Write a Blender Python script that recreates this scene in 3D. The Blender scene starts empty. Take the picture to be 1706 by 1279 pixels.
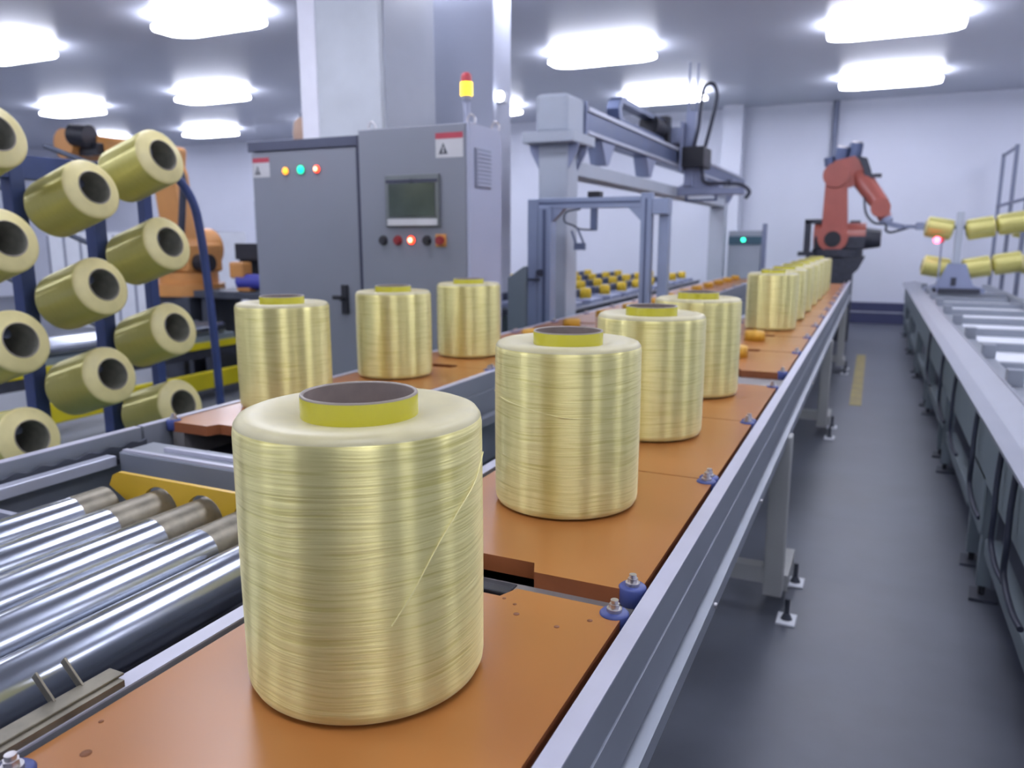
import bpy, bmesh, math, random
from mathutils import Vector, Matrix
random.seed(7)
PI = math.pi
scene = bpy.context.scene
COL = scene.collection

# ------------------------------------------------------------------ materials
def srgb(c):
    if isinstance(c, str):
        c = c.lstrip('#'); c = [int(c[i:i+2], 16)/255 for i in (0, 2, 4)]
    return [x/12.92 if x <= .04045 else ((x+.055)/1.055)**2.4 for x in c] + [1]

def mat(name, color, rough=.5, metal=0., noise=0., nscale=8., bump=0., bscale=60., emit=None, estr=0., stretch=None, spec=.5, coat=0.):
    m = bpy.data.materials.new(name); m.use_nodes = True
    nt = m.node_tree; b = nt.nodes['Principled BSDF']
    col = srgb(color)
    b.inputs['Base Color'].default_value = col
    b.inputs['Roughness'].default_value = rough
    b.inputs['Metallic'].default_value = metal
    b.inputs['Specular IOR Level'].default_value = spec
    b.inputs['Coat Weight'].default_value = coat
    if emit is not None:
        b.inputs['Emission Color'].default_value = srgb(emit)
        b.inputs['Emission Strength'].default_value = estr
    if noise or bump:
        tc = nt.nodes.new('ShaderNodeTexCoord')
        mp = nt.nodes.new('ShaderNodeMapping')
        nt.links.new(tc.outputs['Object'], mp.inputs['Vector'])
        if stretch: mp.inputs['Scale'].default_value = stretch
    if noise:
        n = nt.nodes.new('ShaderNodeTexNoise'); n.inputs['Scale'].default_value = nscale; n.inputs['Detail'].default_value = 5
        nt.links.new(mp.outputs[0], n.inputs['Vector'])
        r = nt.nodes.new('ShaderNodeMapRange')
        r.inputs['From Min'].default_value = .3; r.inputs['From Max'].default_value = .7
        nt.links.new(n.outputs['Fac'], r.inputs['Value'])
        mx = nt.nodes.new('ShaderNodeMix'); mx.data_type = 'RGBA'
        mx.inputs[6].default_value = [max(0, v*(1-noise)) for v in col[:3]] + [1]
        mx.inputs[7].default_value = [min(1, v*(1+noise)) for v in col[:3]] + [1]
        nt.links.new(r.outputs[0], mx.inputs[0]); nt.links.new(mx.outputs[2], b.inputs['Base Color'])
        r2 = nt.nodes.new('ShaderNodeMapRange')
        r2.inputs['To Min'].default_value = max(.03, rough-.08); r2.inputs['To Max'].default_value = min(1, rough+.08)
        nt.links.new(n.outputs['Fac'], r2.inputs['Value']); nt.links.new(r2.outputs[0], b.inputs['Roughness'])
    if bump:
        n2 = nt.nodes.new('ShaderNodeTexNoise'); n2.inputs['Scale'].default_value = bscale; n2.inputs['Detail'].default_value = 3
        nt.links.new(mp.outputs[0], n2.inputs['Vector'])
        bp = nt.nodes.new('ShaderNodeBump'); bp.inputs['Strength'].default_value = bump; bp.inputs['Distance'].default_value = .002
        nt.links.new(n2.outputs['Fac'], bp.inputs['Height']); nt.links.new(bp.outputs[0], b.inputs['Normal'])
    return m

def yarn_mat(name, ca, cb, bstr=.38, rough=.40, metal=.68, glint=.06):
    m = bpy.data.materials.new(name); m.use_nodes = True
    nt = m.node_tree; N = nt.nodes; L = nt.links; b = N['Principled BSDF']
    tc = N.new('ShaderNodeTexCoord')
    # slow wander of the winding height round the package
    low = N.new('ShaderNodeTexNoise'); low.inputs['Scale'].default_value = 7; low.inputs['Detail'].default_value = 1
    L.new(tc.outputs['Object'], low.inputs['Vector'])
    sep = N.new('ShaderNodeSeparateXYZ'); L.new(tc.outputs['Object'], sep.inputs[0])
    ml = N.new('ShaderNodeMath'); ml.operation = 'MULTIPLY'; ml.inputs[1].default_value = .02
    L.new(low.outputs['Fac'], ml.inputs[0])
    ad = N.new('ShaderNodeMath'); ad.operation = 'ADD'; L.new(sep.outputs['Z'], ad.inputs[0]); L.new(ml.outputs[0], ad.inputs[1])
    cmb = N.new('ShaderNodeCombineXYZ'); L.new(sep.outputs['X'], cmb.inputs['X']); L.new(sep.outputs['Y'], cmb.inputs['Y']); L.new(ad.outputs[0], cmb.inputs['Z'])
    def thread(sx, sz, det):
        mp = N.new('ShaderNodeMapping'); mp.inputs['Scale'].default_value = (sx, sx, sz)
        L.new(cmb.outputs[0], mp.inputs['Vector'])
        n = N.new('ShaderNodeTexNoise'); n.inputs['Scale'].default_value = 1; n.inputs['Detail'].default_value = det
        L.new(mp.outputs[0], n.inputs['Vector']); return n
    fine = thread(9, 430, 2); coarse = thread(5, 110, 1)
    mx = N.new('ShaderNodeMix'); mx.data_type = 'RGBA'
    mx.inputs[6].default_value = srgb(ca); mx.inputs[7].default_value = srgb(cb)
    r = N.new('ShaderNodeMapRange'); r.inputs['From Min'].default_value = .30; r.inputs['From Max'].default_value = .52
    L.new(fine.outputs['Fac'], r.inputs['Value']); L.new(r.outputs[0], mx.inputs[0]); L.new(mx.outputs[2], b.inputs['Base Color'])
    sm = N.new('ShaderNodeMath'); sm.operation = 'ADD'; L.new(fine.outputs['Fac'], sm.inputs[0])
    m2 = N.new('ShaderNodeMath'); m2.operation = 'MULTIPLY'; m2.inputs[1].default_value = 1.6; L.new(coarse.outputs['Fac'], m2.inputs[0]); L.new(m2.outputs[0], sm.inputs[1])
    gl = thread(60, 190, 1)
    m3 = N.new('ShaderNodeMath'); m3.operation = 'MULTIPLY_ADD'; m3.inputs[1].default_value = glint
    L.new(gl.outputs['Fac'], m3.inputs[0]); L.new(sm.outputs[0], m3.inputs[2]); sm = m3
    bp = N.new('ShaderNodeBump'); bp.inputs['Strength'].default_value = bstr; bp.inputs['Distance'].default_value = .0016
    L.new(sm.outputs[0], bp.inputs['Height']); L.new(bp.outputs[0], b.inputs['Normal'])
    b.inputs['Roughness'].default_value = rough; b.inputs['Specular IOR Level'].default_value = 1.0; b.inputs['Metallic'].default_value = metal
    b.inputs['Anisotropic'].default_value = 1.0; b.inputs['Anisotropic Rotation'].default_value = .25
    tg = N.new('ShaderNodeTangent'); tg.direction_type = 'RADIAL'; tg.axis = 'Z'
    L.new(tg.outputs[0], b.inputs['Tangent'])
    b.inputs['Sheen Weight'].default_value = .25; b.inputs['Sheen Roughness'].default_value = .4
    b.inputs['Sheen Tint'].default_value = srgb('#fff4c0')
    return m

M = {}
M['yarn'] = yarn_mat('yarn_thread', '#d6cb78', '#ece29a')
M['yarn_face'] = mat('yarn_end_face', '#bdb48a', .42, noise=.06, nscale=1, stretch=(30, 30, 6), spec=.5)
M['yarn_rack'] = yarn_mat('yarn_wrapped', '#bdb45c', '#c8c06c', .05, .34, .3, .0)
M['yarn_rack_face'] = mat('yarn_wrapped_face', '#dccf92', .4, noise=.05, nscale=20)
M['thread'] = mat('loose_yarn', '#efe6a6', .5, noise=.05)
M['tube_out'] = mat('tube_yellow_film', '#c3bb2e', .25, noise=.08, nscale=5, spec=.6)
M['tube_in'] = mat('tube_brown_card', '#6e6058', .6, noise=.15, nscale=30)
M['tube_in_rack'] = mat('tube_grey_card', '#77766a', .6, noise=.15, nscale=30)
M['tube_rim'] = mat('tube_rim', '#8d8276', .4, noise=.08)
M['paper'] = mat('paper_label', '#d8d8d4', .6, noise=.03)
M['pallet'] = mat('pallet_board', '#a36a35', .30, noise=.04, nscale=3, spec=.5)
M['pallet_edge'] = mat('pallet_board_edge', '#8a4f2c', .5, noise=.15, nscale=12)
M['spot'] = mat('pallet_scratch', '#7b4a28', .6, noise=.1)
M['blue_roll'] = mat('blue_polyurethane', '#3d4a86', .45, noise=.1)
M['peg'] = mat('peg_yellow', '#c9972c', .5, noise=.08, nscale=20)
M['peg_far'] = mat('peg_yellow_bright', '#d6b32a', .5, noise=.08, nscale=20)
M['alu'] = mat('aluminium_profile', '#b4b7c4', .42, .45, noise=.05, nscale=6)
M['tray'] = mat('tray_metal', '#8e919b', .5, .25, noise=.06, nscale=6)
M['alu_dark'] = mat('aluminium_grey', '#8a8f98', .45, .35, noise=.06, nscale=6)
M['strip'] = mat('rail_strip', '#b4b4c2', .4, .1, noise=.04, nscale=14)
M['steel'] = mat('roller_steel', '#a3a8b2', .20, .92, noise=.07, nscale=2, stretch=(10, 1.5, 10))
M['steel_dull'] = mat('roller_end_worn', '#857f70', .45, .7, noise=.25, nscale=25)
M['bolt'] = mat('zinc_bolt', '#c7c3c4', .3, .9, noise=.05)
M['dark_steel'] = mat('dark_steel', '#4a4e58', .5, .4, noise=.12, nscale=12)
M['black'] = mat('black_plastic', '#1f2028', .5, noise=.15, nscale=15)
M['machine'] = mat('machine_dark', '#3a3d48', .5, .2, noise=.2, nscale=20)
M['bed'] = mat('bed_plate', '#8a8684', .5, .3, noise=.1, nscale=10)
M['yellow'] = mat('yellow_paint', '#cfa72f', .4, noise=.07, nscale=6)
M['yellow_guard'] = mat('yellow_guard_paint', '#d8c81e', .45, noise=.07, nscale=4)
M['leg_grey'] = mat('leg_paint', '#a3a4a2', .5, noise=.06, nscale=5)
M['white_plate'] = mat('white_plate', '#dfe2e8', .45, noise=.03)
M['cab'] = mat('cabinet_paint', '#82858f', .42, .1, noise=.03, nscale=2)
M['cab_side'] = mat('cabinet_side_paint', '#a6aabd', .5, noise=.03, nscale=2)
M['cab_dark'] = mat('cabinet_recess', '#4c5064', .5, noise=.05)
M['seal'] = mat('rubber_seal', '#33364a', .6, noise=.1)
M['vent'] = mat('vent_grey', '#8a8fa0', .5, noise=.05)
M['label_red'] = mat('label_red', '#b3404f', .5, noise=.05)
M['label_white'] = mat('label_white', '#c3c2c4', .5, noise=.04)
M['label_black'] = mat('label_black', '#3f4048', .5, noise=.04)
M['screen'] = mat('screen_glass', '#47504a', .12, noise=.25, nscale=5)
M['screen_frame'] = mat('screen_bezel', '#767a7c', .3, .5, noise=.08)
M['l_orange'] = mat('lamp_orange', '#e8942a', .3, emit='#ff9a2a', estr=1.0)
M['l_green'] = mat('lamp_green', '#10c090', .3, emit='#12e6a4', estr=1.1)
M['l_red'] = mat('lamp_red', '#f03a20', .3, emit='#ff3a1e', estr=1.8)
M['l_redcore'] = mat('lamp_red_core', '#ffd0a0', .3, emit='#ffc08a', estr=2.5)
M['l_amber'] = mat('lamp_amber', '#ffc81e', .3, emit='#ffcf20', estr=1.9)
M['dome_red'] = mat('dome_red', '#c2454e', .35, noise=.05)
M['btn_black'] = mat('button_black', '#2b2a30', .4, noise=.1)
M['btn_red'] = mat('button_red', '#8a2a2e', .4, noise=.1)
M['btn_plate'] = mat('button_plate_orange', '#c98a45', .45, noise=.08)
M['gantry_white'] = mat('gantry_paint', '#a9b0bb', .5, noise=.04, nscale=4)
M['gantry_dark'] = mat('gantry_profile', '#55607f', .38, .45, noise=.06, nscale=4)
M['gantry_mid'] = mat('gantry_mid', '#8b93ad', .45, .2, noise=.05, nscale=4)
M['frame_alu'] = mat('frame_aluminium', '#8f9ab2', .42, .35, noise=.05, nscale=5)
M['frame_slot'] = mat('frame_slot', '#56607a', .5, .2, noise=.06)
M['cable'] = mat('cable_rubber', '#343848', .5, noise=.1)
M['red_robot'] = mat('robot_red', '#a85a4e', .38, noise=.08, nscale=5, coat=.2)
M['org_robot'] = mat('robot_orange', '#c98c4c', .42, noise=.08, nscale=5)
M['blue_rack'] = mat('rack_blue', '#3b4a7e', .42, noise=.10, nscale=8)
M['rod'] = mat('peg_rod', '#515868', .4, .5, noise=.1)
M['teal_grey'] = mat('cover_teal_grey', '#7b868c', .5, noise=.05, nscale=4)
M['blue_motor'] = mat('motor_blue', '#3b3f9a', .45, noise=.1)
M['screen_panel'] = mat('guard_panel', '#9aa3b4', .3, noise=.03)
M['tan'] = mat('horn_tan', '#b99a86', .5, noise=.1, nscale=10)
M['lamp'] = mat('lamp_diffuser', '#ffffff', .5, emit='#eff1ff', estr=7)
M['lamp_body'] = mat('lamp_housing', '#dfe2e8', .5, noise=.02)
M['bright'] = mat('emergency_lens', '#ffffff', .4, emit='#eef2ff', estr=6)
M['wall'] = mat('wall_paint', '#d3d6e2', .55, noise=.025, nscale=1.2)
M['ceiling'] = mat('ceiling_panel', '#c6cad6', .38, noise=.03, nscale=.8, spec=.6)
M['column'] = mat('column_film', '#c4c8cc', .45, noise=.09, nscale=2.2, bump=.08, bscale=9)
M['column_trim'] = mat('column_trim', '#ecebf2', .5, noise=.02)
M['skirt'] = mat('skirting_dark', '#3c4060', .5, noise=.08, nscale=3)
M['pipe_grey'] = mat('pipe_grey', '#767c92', .5, noise=.05)
M['green_led'] = mat('led_green', '#20e0a0', .3, emit='#30ffb8', estr=2.2)
M['red_led'] = mat('led_red', '#ff3050', .3, emit='#ff4a66', estr=5)

def floor_mat():
    m = mat('floor_epoxy', '#5b5f69', .42, noise=.22, nscale=1.8, bump=.03, bscale=14, spec=.5)
    nt = m.node_tree; N = nt.nodes; L = nt.links; b = N['Principled BSDF']
    src = b.inputs['Base Color'].links[0].from_socket
    # green painted bay under the left conveyor
    tc = N.new('ShaderNodeTexCoord'); sp = N.new('ShaderNodeSeparateXYZ'); L.new(tc.outputs['Object'], sp.inputs[0])
    def cmp(sock, op, v):
        q = N.new('ShaderNodeMath'); q.operation = op; q.inputs[1].default_value = v; L.new(sock, q.inputs[0]); return q.outputs[0]
    a = cmp(sp.outputs['X'], 'GREATER_THAN', -3.6); c = cmp(sp.outputs['X'], 'LESS_THAN', -.75); d = cmp(sp.outputs['Y'], 'GREATER_THAN', 1.3)
    p = N.new('ShaderNodeMath'); p.operation = 'MULTIPLY'; L.new(a, p.inputs[0]); L.new(c, p.inputs[1])
    p2 = N.new('ShaderNodeMath'); p2.operation = 'MULTIPLY'; L.new(p.outputs[0], p2.inputs[0]); L.new(d, p2.inputs[1])
    mx = N.new('ShaderNodeMix'); mx.data_type = 'RGBA'; mx.inputs[7].default_value = srgb('#5d7a62')
    L.new(p2.outputs[0], mx.inputs[0]); L.new(src, mx.inputs[6]); L.new(mx.outputs[2], b.inputs['Base Color'])
    return m
M['floor'] = floor_mat()

# ------------------------------------------------------------------ mesh builder
class MB:
    def __init__(self):
        self.v = []; self.f = []; self.s = []; self.mi = []
    def add(self, vs, fs, smooth=False, mi=0):
        o = len(self.v); self.v += [tuple(p) for p in vs]
        for f in fs:
            self.f.append([o+i for i in f]); self.s.append(smooth); self.mi.append(mi)
        return self
    def box(self, x0, x1, y0, y1, z0, z1, mi=0, M4=None):
        vs = [Vector((x, y, z)) for z in (z0, z1) for y in (y0, y1) for x in (x0, x1)]
        if M4 is not None: vs = [M4 @ p for p in vs]
        return self.add(vs, [(0, 2, 3, 1), (4, 5, 7, 6), (0, 1, 5, 4), (2, 6, 7, 3), (0, 4, 6, 2), (1, 3, 7, 5)], False, mi)
    def bar(self, a, b, w, h, mi=0, up=(0, 0, 1)):
        a = Vector(a); b = Vector(b); d = (b-a); l = d.length; d.normalize()
        up = Vector(up)
        if abs(d.dot(up)) > .99: up = Vector((0, 1, 0))
        x = d.cross(up).normalized(); z = x.cross(d)
        T = Matrix((x, d, z)).transposed().to_4x4(); T.translation = a
        return self.box(-w/2, w/2, 0, l, -h/2, h/2, mi, T)
    def cyl(self, a, b, r, n=20, r2=None, mi=0, cap=True):
        a = Vector(a); b = Vector(b); r2 = r if r2 is None else r2
        d = (b-a).normalized(); up = Vector((0, 0, 1)) if abs(d.z) < .9 else Vector((1, 0, 0))
        x = d.cross(up).normalized(); y = d.cross(x)
        ra = [a + (x*math.cos(2*PI*i/n) + y*math.sin(2*PI*i/n))*r for i in range(n)]
        rb = [b + (x*math.cos(2*PI*i/n) + y*math.sin(2*PI*i/n))*r2 for i in range(n)]
        self.add(ra+rb, [(i, (i+1) % n, n+(i+1) % n, n+i) for i in range(n)], True, mi)
        if cap:
            self.add(ra, [tuple(range(n-1, -1, -1))], False, mi); self.add(rb, [tuple(range(n))], False, mi)
        return self
    def lathe(self, prof, n=96, mi=None, o=(0, 0, 0)):
        # prof: list of (r, z); mi: material index per segment
        k = len(prof); vs = []
        for (r, z) in prof:
            for i in range(n):
                t = 2*PI*i/n; vs.append((o[0]+r*math.cos(t), o[1]+r*math.sin(t), o[2]+z))
        b = len(self.v); self.v += vs
        for j in range(k-1):
            for i in range(n):
                i2 = (i+1) % n
                self.f.append([b+j*n+i, b+j*n+i2, b+(j+1)*n+i2, b+(j+1)*n+i]); self.s.append(True); self.mi.append(mi[j] if mi else 0)
        return self
    def tube(self, pts, r, n=10, mi=0, sub=6):
        P = [Vector(p) for p in pts]
        if sub > 1 and len(P) > 2:     # Catmull-Rom
            Q = []
            for i in range(len(P)-1):
                p0 = P[max(i-1, 0)]; p1 = P[i]; p2 = P[i+1]; p3 = P[min(i+2, len(P)-1)]
                for s in range(sub):
                    t = s/sub
                    Q.append(.5*((2*p1)+(p2-p0)*t+(2*p0-5*p1+4*p2-p3)*t*t+(3*p1-p0-3*p2+p3)*t**3))
            Q.append(P[-1]); P = Q
        rings = []; prev = None
        for i, p in enumerate(P):
            d = (P[min(i+1, len(P)-1)]-P[max(i-1, 0)]).normalized()
            if prev is None:
                up = Vector((0, 0, 1)) if abs(d.z) < .9 else Vector((1, 0, 0)); x = d.cross(up).normalized()
            else:
                x = (prev - d*prev.dot(d)).normalized()
            prev = x; y = d.cross(x)
            rings.append([p+(x*math.cos(2*PI*k/n)+y*math.sin(2*PI*k/n))*r for k in range(n)])
        vs = [q for rg in rings for q in rg]
        fs = [(j*n+i, j*n+(i+1) % n, (j+1)*n+(i+1) % n, (j+1)*n+i) for j in range(len(rings)-1) for i in range(n)]
        self.add(vs, fs, True, mi)
        self.add(rings[0], [tuple(range(n-1, -1, -1))], False, mi); self.add(rings[-1], [tuple(range(n))], False, mi)
        return self
    def prism(self, poly, axis, a, b, mi=0, top_mi=None):
        # poly: 2-D points; axis 'x': poly=(y,z) ; 'y': (x,z) ; 'z': (x,y)
        def P(p, t):
            return {'x': (t, p[0], p[1]), 'y': (p[0], t, p[1]), 'z': (p[0], p[1], t)}[axis]
        n = len(poly); vs = [P(p, a) for p in poly]+[P(p, b) for p in poly]
        o = len(self.v)
        self.add(vs, [(i, (i+1) % n, n+(i+1) % n, n+i) for i in range(n)], False, mi)
        self.add(vs[:n], [tuple(range(n-1, -1, -1))], False, mi)
        self.add(vs[n:], [tuple(range(n))], False, mi if top_mi is None else top_mi)
        return self

ORG = {}
def obj(name, mb, mats, parent=None, bevel=0., seg=2, local=False, label=None):
    """ONE mesh object. Points are in world space, or in the thing's own space when local."""
    me = bpy.data.meshes.new(name)
    off = Vector((0, 0, 0))
    if parent is not None and not local: off = ORG.get(parent.name, off)
    me.from_pydata([tuple(Vector(p)-off) for p in mb.v], [], mb.f)
    me.polygons.foreach_set('use_smooth', mb.s)
    if not isinstance(mats, (list, tuple)): mats = [mats]
    for m in mats: me.materials.append(M[m] if isinstance(m, str) else m)
    me.polygons.foreach_set('material_index', mb.mi)
    bm = bmesh.new(); bm.from_mesh(me); bmesh.ops.recalc_face_normals(bm, faces=bm.faces)
    bm.to_mesh(me); bm.free(); me.update()
    o = bpy.data.objects.new(name, me); COL.objects.link(o)
    if parent is not None:
        o.parent = parent; ORG[o.name] = off
    if bevel:
        md = o.modifiers.new('bevel', 'BEVEL'); md.width = bevel; md.segments = seg; md.limit_method = 'ANGLE'; md.angle_limit = math.radians(40)
    if label: o['label'] = label
    return o

def tag(o, label, cat, group=None):
    o['label'] = label; o['category'] = cat
    if group: o['group'] = group
    return o
def thing(name, label, cat, loc=(0, 0, 0), group=None, rot=(0, 0, 0)):
    o = bpy.data.objects.new(name, None); COL.objects.link(o); o.empty_display_size = .1
    o.location = loc; o.rotation_euler = rot; ORG[o.name] = Vector(loc)
    return tag(o, label, cat, group)
def struct(name, mb, m, bevel=0., parent=None):
    o = obj(name, mb, m, parent, bevel)
    if parent is None: o['kind'] = 'structure'
    return o
def one(name, mb, m, label, cat, group=None, bevel=0.):
    return tag(obj(name, mb, m, None, bevel), label, cat, group)
def dup(root, loc, rot=None, label=None, group=None):
    r = root.copy(); COL.objects.link(r); r.location = loc
    if rot is not None: r.rotation_euler = rot
    if label: r['label'] = label
    if group: r['group'] = group
    ORG[r.name] = Vector(loc)
    for ch in list(root.children):
        c = ch.copy(); COL.objects.link(c); c.parent = r
        for g in list(ch.children):
            d = g.copy(); COL.objects.link(d); d.parent = c
    return r
def kids(root, skip=()):
    pass

# ------------------------------------------------------------------ the room
CEIL = 3.74
struct('floor', MB().box(-20, 5, -5, 14.8, -.12, 0), 'floor')
struct('ceiling', MB().box(-20, 5, -5, 14.8, CEIL, CEIL+.12), 'ceiling')
struct('wall_back', MB().box(-20.15, 5.15, 14.8, 14.95, -.12, CEIL+.12), 'wall')
struct('wall_left', MB().box(-20.15, -20, -5, 14.8, -.12, CEIL+.12), 'wall')
struct('wall_right', MB().box(5, 5.15, -5, 14.8, -.12, CEIL+.12), 'wall')
struct('wall_front', MB().box(-20.15, 5.15, -5.15, -5, -.12, CEIL+.12), 'wall')
sk = MB().box(-19.9, 4.9, 14.66, 14.8, 0, .36)
b_ = struct('baseboard_back', sk, 'skirt')
obj('baseboard_line', MB().box(-19.9, 4.9, 14.645, 14.66, .19, .212), 'alu', b_)
struct('trim_1', MB().box(-2.62, -2.28, 14.45, 14.8, 0, CEIL), 'wall')                  # pilaster on the far wall
struct('trim_2', MB().box(-.105, -.005, 7.3, 10.6, 0, .003), mat('floor_line_paint', '#9a8a4c', .5, noise=.2, nscale=6))   # yellow floor line
# square columns
c1 = struct('trim_3', MB().box(-3.99, -3.40, 5.0, 5.77, 0, CEIL), 'column', .01)
obj('trim_strip', MB().box(-4.125, -3.965, 4.985, 5.2, 0, CEIL), 'column_trim', c1, .008)
obj('shaded_side', MB().box(-3.405, -3.388, 5.06, 5.775, 0, CEIL), mat('column_shaded_side', '#a9adb6', .45, noise=.06, nscale=2), c1, .004)  # shade on the column's side face, put in as a darker sheet
struct('trim_4', MB().box(-3.72, -3.06, 6.2, 6.55, 0, CEIL), mat('rear_column_paint', '#b3b7c6', .5, noise=.04, nscale=2), .008)
one('wall_pipe', MB().cyl((-.78, 14.72, .36), (-.78, 14.72, CEIL), .05, 14), 'pipe_grey', 'thin grey vertical pipe on the white far wall behind the red robot', 'pipe')

# ------------------------------------------------------------------ ceiling lamps
lx = [3.25, 0, -3.25, -6.45, -9.7, -13.0, -16.3]
ly = [-3.3, 0, 3.2, 6.4, 9.6, 12.75]
DROP = .085
def lamp(label, group=None):
    t = thing('ceiling_lamp', label, 'ceiling lamp', (0, 0, 0), group)
    obj('housing', MB().box(-.62, .62, -.05, .05, -.012, .012), 'lamp_body', t, .004, local=True)
    obj('diffuser', MB().prism([(-.66, -.12), (-.60, -.20), (-.46, -.26), (.46, -.26), (.60, -.20), (.66, -.12), (.66, .12), (.60, .20), (.46, .26), (-.46, .26), (-.60, .20), (-.66, .12)], 'z', -.052, -.012), 'lamp', t, .02, local=True)  # outline made wider and rounder to imitate the lamp's bloom
    for s in (-.45, .45):
        obj('hanger', MB().cyl((s, 0, .012), (s, 0, DROP+.0), .006, 8), 'alu', t, local=True)
    return t
seen = {
 (0, 9.6): 'nearest of the two ceiling lamps above the right aisle, at the top edge',
 (0, 12.75): 'farther of the two ceiling lamps above the red robot',
 (-3.25, 9.6): 'bright ceiling lamp above the near column of the loading gantry',
 (-3.25, 12.75): 'ceiling lamp glowing behind the gantry carriage and its cable loop',
 (-6.45, 6.4): 'ceiling lamp left of the marbled column at the top edge',
 (-9.7, 6.4): 'ceiling lamp at the left edge of the photo above the bobbin rack',
 (-9.7, 9.6): 'ceiling lamp in the middle of the three lamps stacked left of the column',
 (-13.0, 9.6): 'far ceiling lamp above the orange robot wrist on the left',
 (-13.0, 12.75): 'lowest and farthest ceiling lamp between the bobbin rack and the cabinet',
}
lamp0 = None
for x in lx:
    for y in ly:
        if (x, y) in ((-16.3, 0), (-16.3, -3.3), (-13.0, -3.3), (0, -3.3)): continue
        lab = seen.get((x, y)); g = 'linear ceiling lamps'
        if lab is None:
            lab = 'white linear ceiling lamp out of view'; g = 'ceiling lamps out of view'
        if lamp0 is None:
            lamp0 = lamp(lab, g); lamp0.location = (x, y, CEIL-DROP)
        else:
            dup(lamp0, (x, y, CEIL-DROP), None, lab, g)

# ------------------------------------------------------------------ conveyors
Z = .905            # top of the pallet boards
def conveyor_rail(t, name, xo, sgn, y0, y1, face=True):
    """aluminium side rail; xo = outer face, sgn=+1 when the outside looks to +x"""
    s = sgn
    P = [(xo, Z), (xo, .842), (xo-.004*s, .840), (xo-.004*s, .836), (xo, .834), (xo, .762), (xo+.0*s, .755),
         (xo-.012*s, .752), (xo-.012*s, .735), (xo+.014*s, .730), (xo+.014*s, .696), (xo-.028*s, .696), (xo-.028*s, Z)]
    r = obj(name, MB().prism(P, 'y', y0, y1), 'alu_dark', t)
    obj('top_strip', MB().box(min(xo, xo-.028*s), max(xo, xo-.028*s), y0, y1, Z, Z+.0025), 'strip', r)
    return r
def leg_mb(x, y):
    return MB().box(x-.036, x+.036, y-.036, y+.036, .075, .72)
def foot(t, x, y):
    f = obj('foot_plate', MB().box(x-.035, x+.035, y-.05, y+.05, 0, .008), 'white_plate', t, .002)
    f2 = obj('levelling_screw', MB().cyl((x, y, .008), (x, y, .03), .022, 16, .012).cyl((x, y, .03), (x, y, .09), .009, 12), 'dark_steel', f)

main = thing('pallet_conveyor', 'long aluminium conveyor carrying orange pallet boards and the largest bobbins, beside the aisle', 'conveyor', (-.54, 5, 0))
conveyor_rail(main, 'side_rail', -.255, 1, -.8, 11.05)
conveyor_rail(main, 'side_rail', -.822, -1, -.8, 11.05)
for x0 in (-.775, -.345):
    obj('slide_track', MB().box(x0, x0+.045, -.8, 11.05, .80, .8745), 'bed', main)
obj('bed_plate', MB().box(-.79, -.285, -.8, 11.05, .79, .80), 'machine', main)
for y in (.02, 3.0, 6.04, 9.07):
    for x in (-.262, -.79):
        obj('leg', leg_mb(x, y), 'leg_grey', main, .005)
        foot(main, x+(.062 if x > -.5 else 0), y-.06); foot(main, x+(.062 if x > -.5 else 0), y+.30)
    obj('leg_bracket', MB().box(-.262-.02, -.262+.050, y+.035, y+.33, .075, .14), 'leg_grey', main)
    obj('cross_beam', MB().box(-.81, -.266, y-.03, y+.03, .12, .19), 'leg_grey', main, .004)
for y in (.4, 1.5, 2.2, 4.2, 5.1, 7.2, 8.1):
    obj('rail_bolt', MB().cyl((-.241, y, .713), (-.236, y, .713), .006, 8), 'bolt', main)
# pallet stopper in the gap between the two nearest boards
obj('stopper', MB().box(-.66, -.49, 1.035, 1.06, .80, .893).box(-.60, -.50, 1.06, 1.098, .80, .880).cyl((-.545, 1.02, .885), (-.545, 1.02, .898), .012, 12), 'black', main, .003)
obj('gap_plate', MB().box(-.76, -.30, 1.036, 1.102, .8745, .8775), 'bed', main)
obj('gap_plate', MB().box(-.76, -.30, 2.99, 3.29, .8745, .8775), 'bed', main)

left = thing('pallet_conveyor', 'second aluminium pallet conveyor running in front of the grey control cabinet', 'conveyor', (-1.67, 5, 0))
conveyor_rail(left, 'side_rail', -1.40, 1, 1.50, 11.3)
conveyor_rail(left, 'side_rail', -1.937, -1, 1.535, 11.3)
for x0 in (-1.89, -1.49):
    obj('slide_track', MB().box(x0, x0+.045, 1.62, 11.3, .80, .8745), 'bed', left)
obj('bed_plate', MB().box(-1.905, -1.43, 1.55, 11.3, .79, .80), 'machine', left)
for y in (1.75, 4.3, 7.3, 10.3):
    for x in (-1.425, -1.912):
        obj('leg', leg_mb(x, y), 'leg_grey', left, .005)
        foot(left, x, y-.06)
    obj('cross_beam', MB().box(-1.885, -1.455, y-.03, y+.03, .12, .19), 'leg_grey', left, .004)
sbk = one('rail_stop', MB().box(-1.428, -1.404, 4.20, 4.24, Z+.0025, Z+.10), 'tan', 'small brown upright stop block on the left conveyor rail near the portal frame', 'stop block', None, .003)

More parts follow.
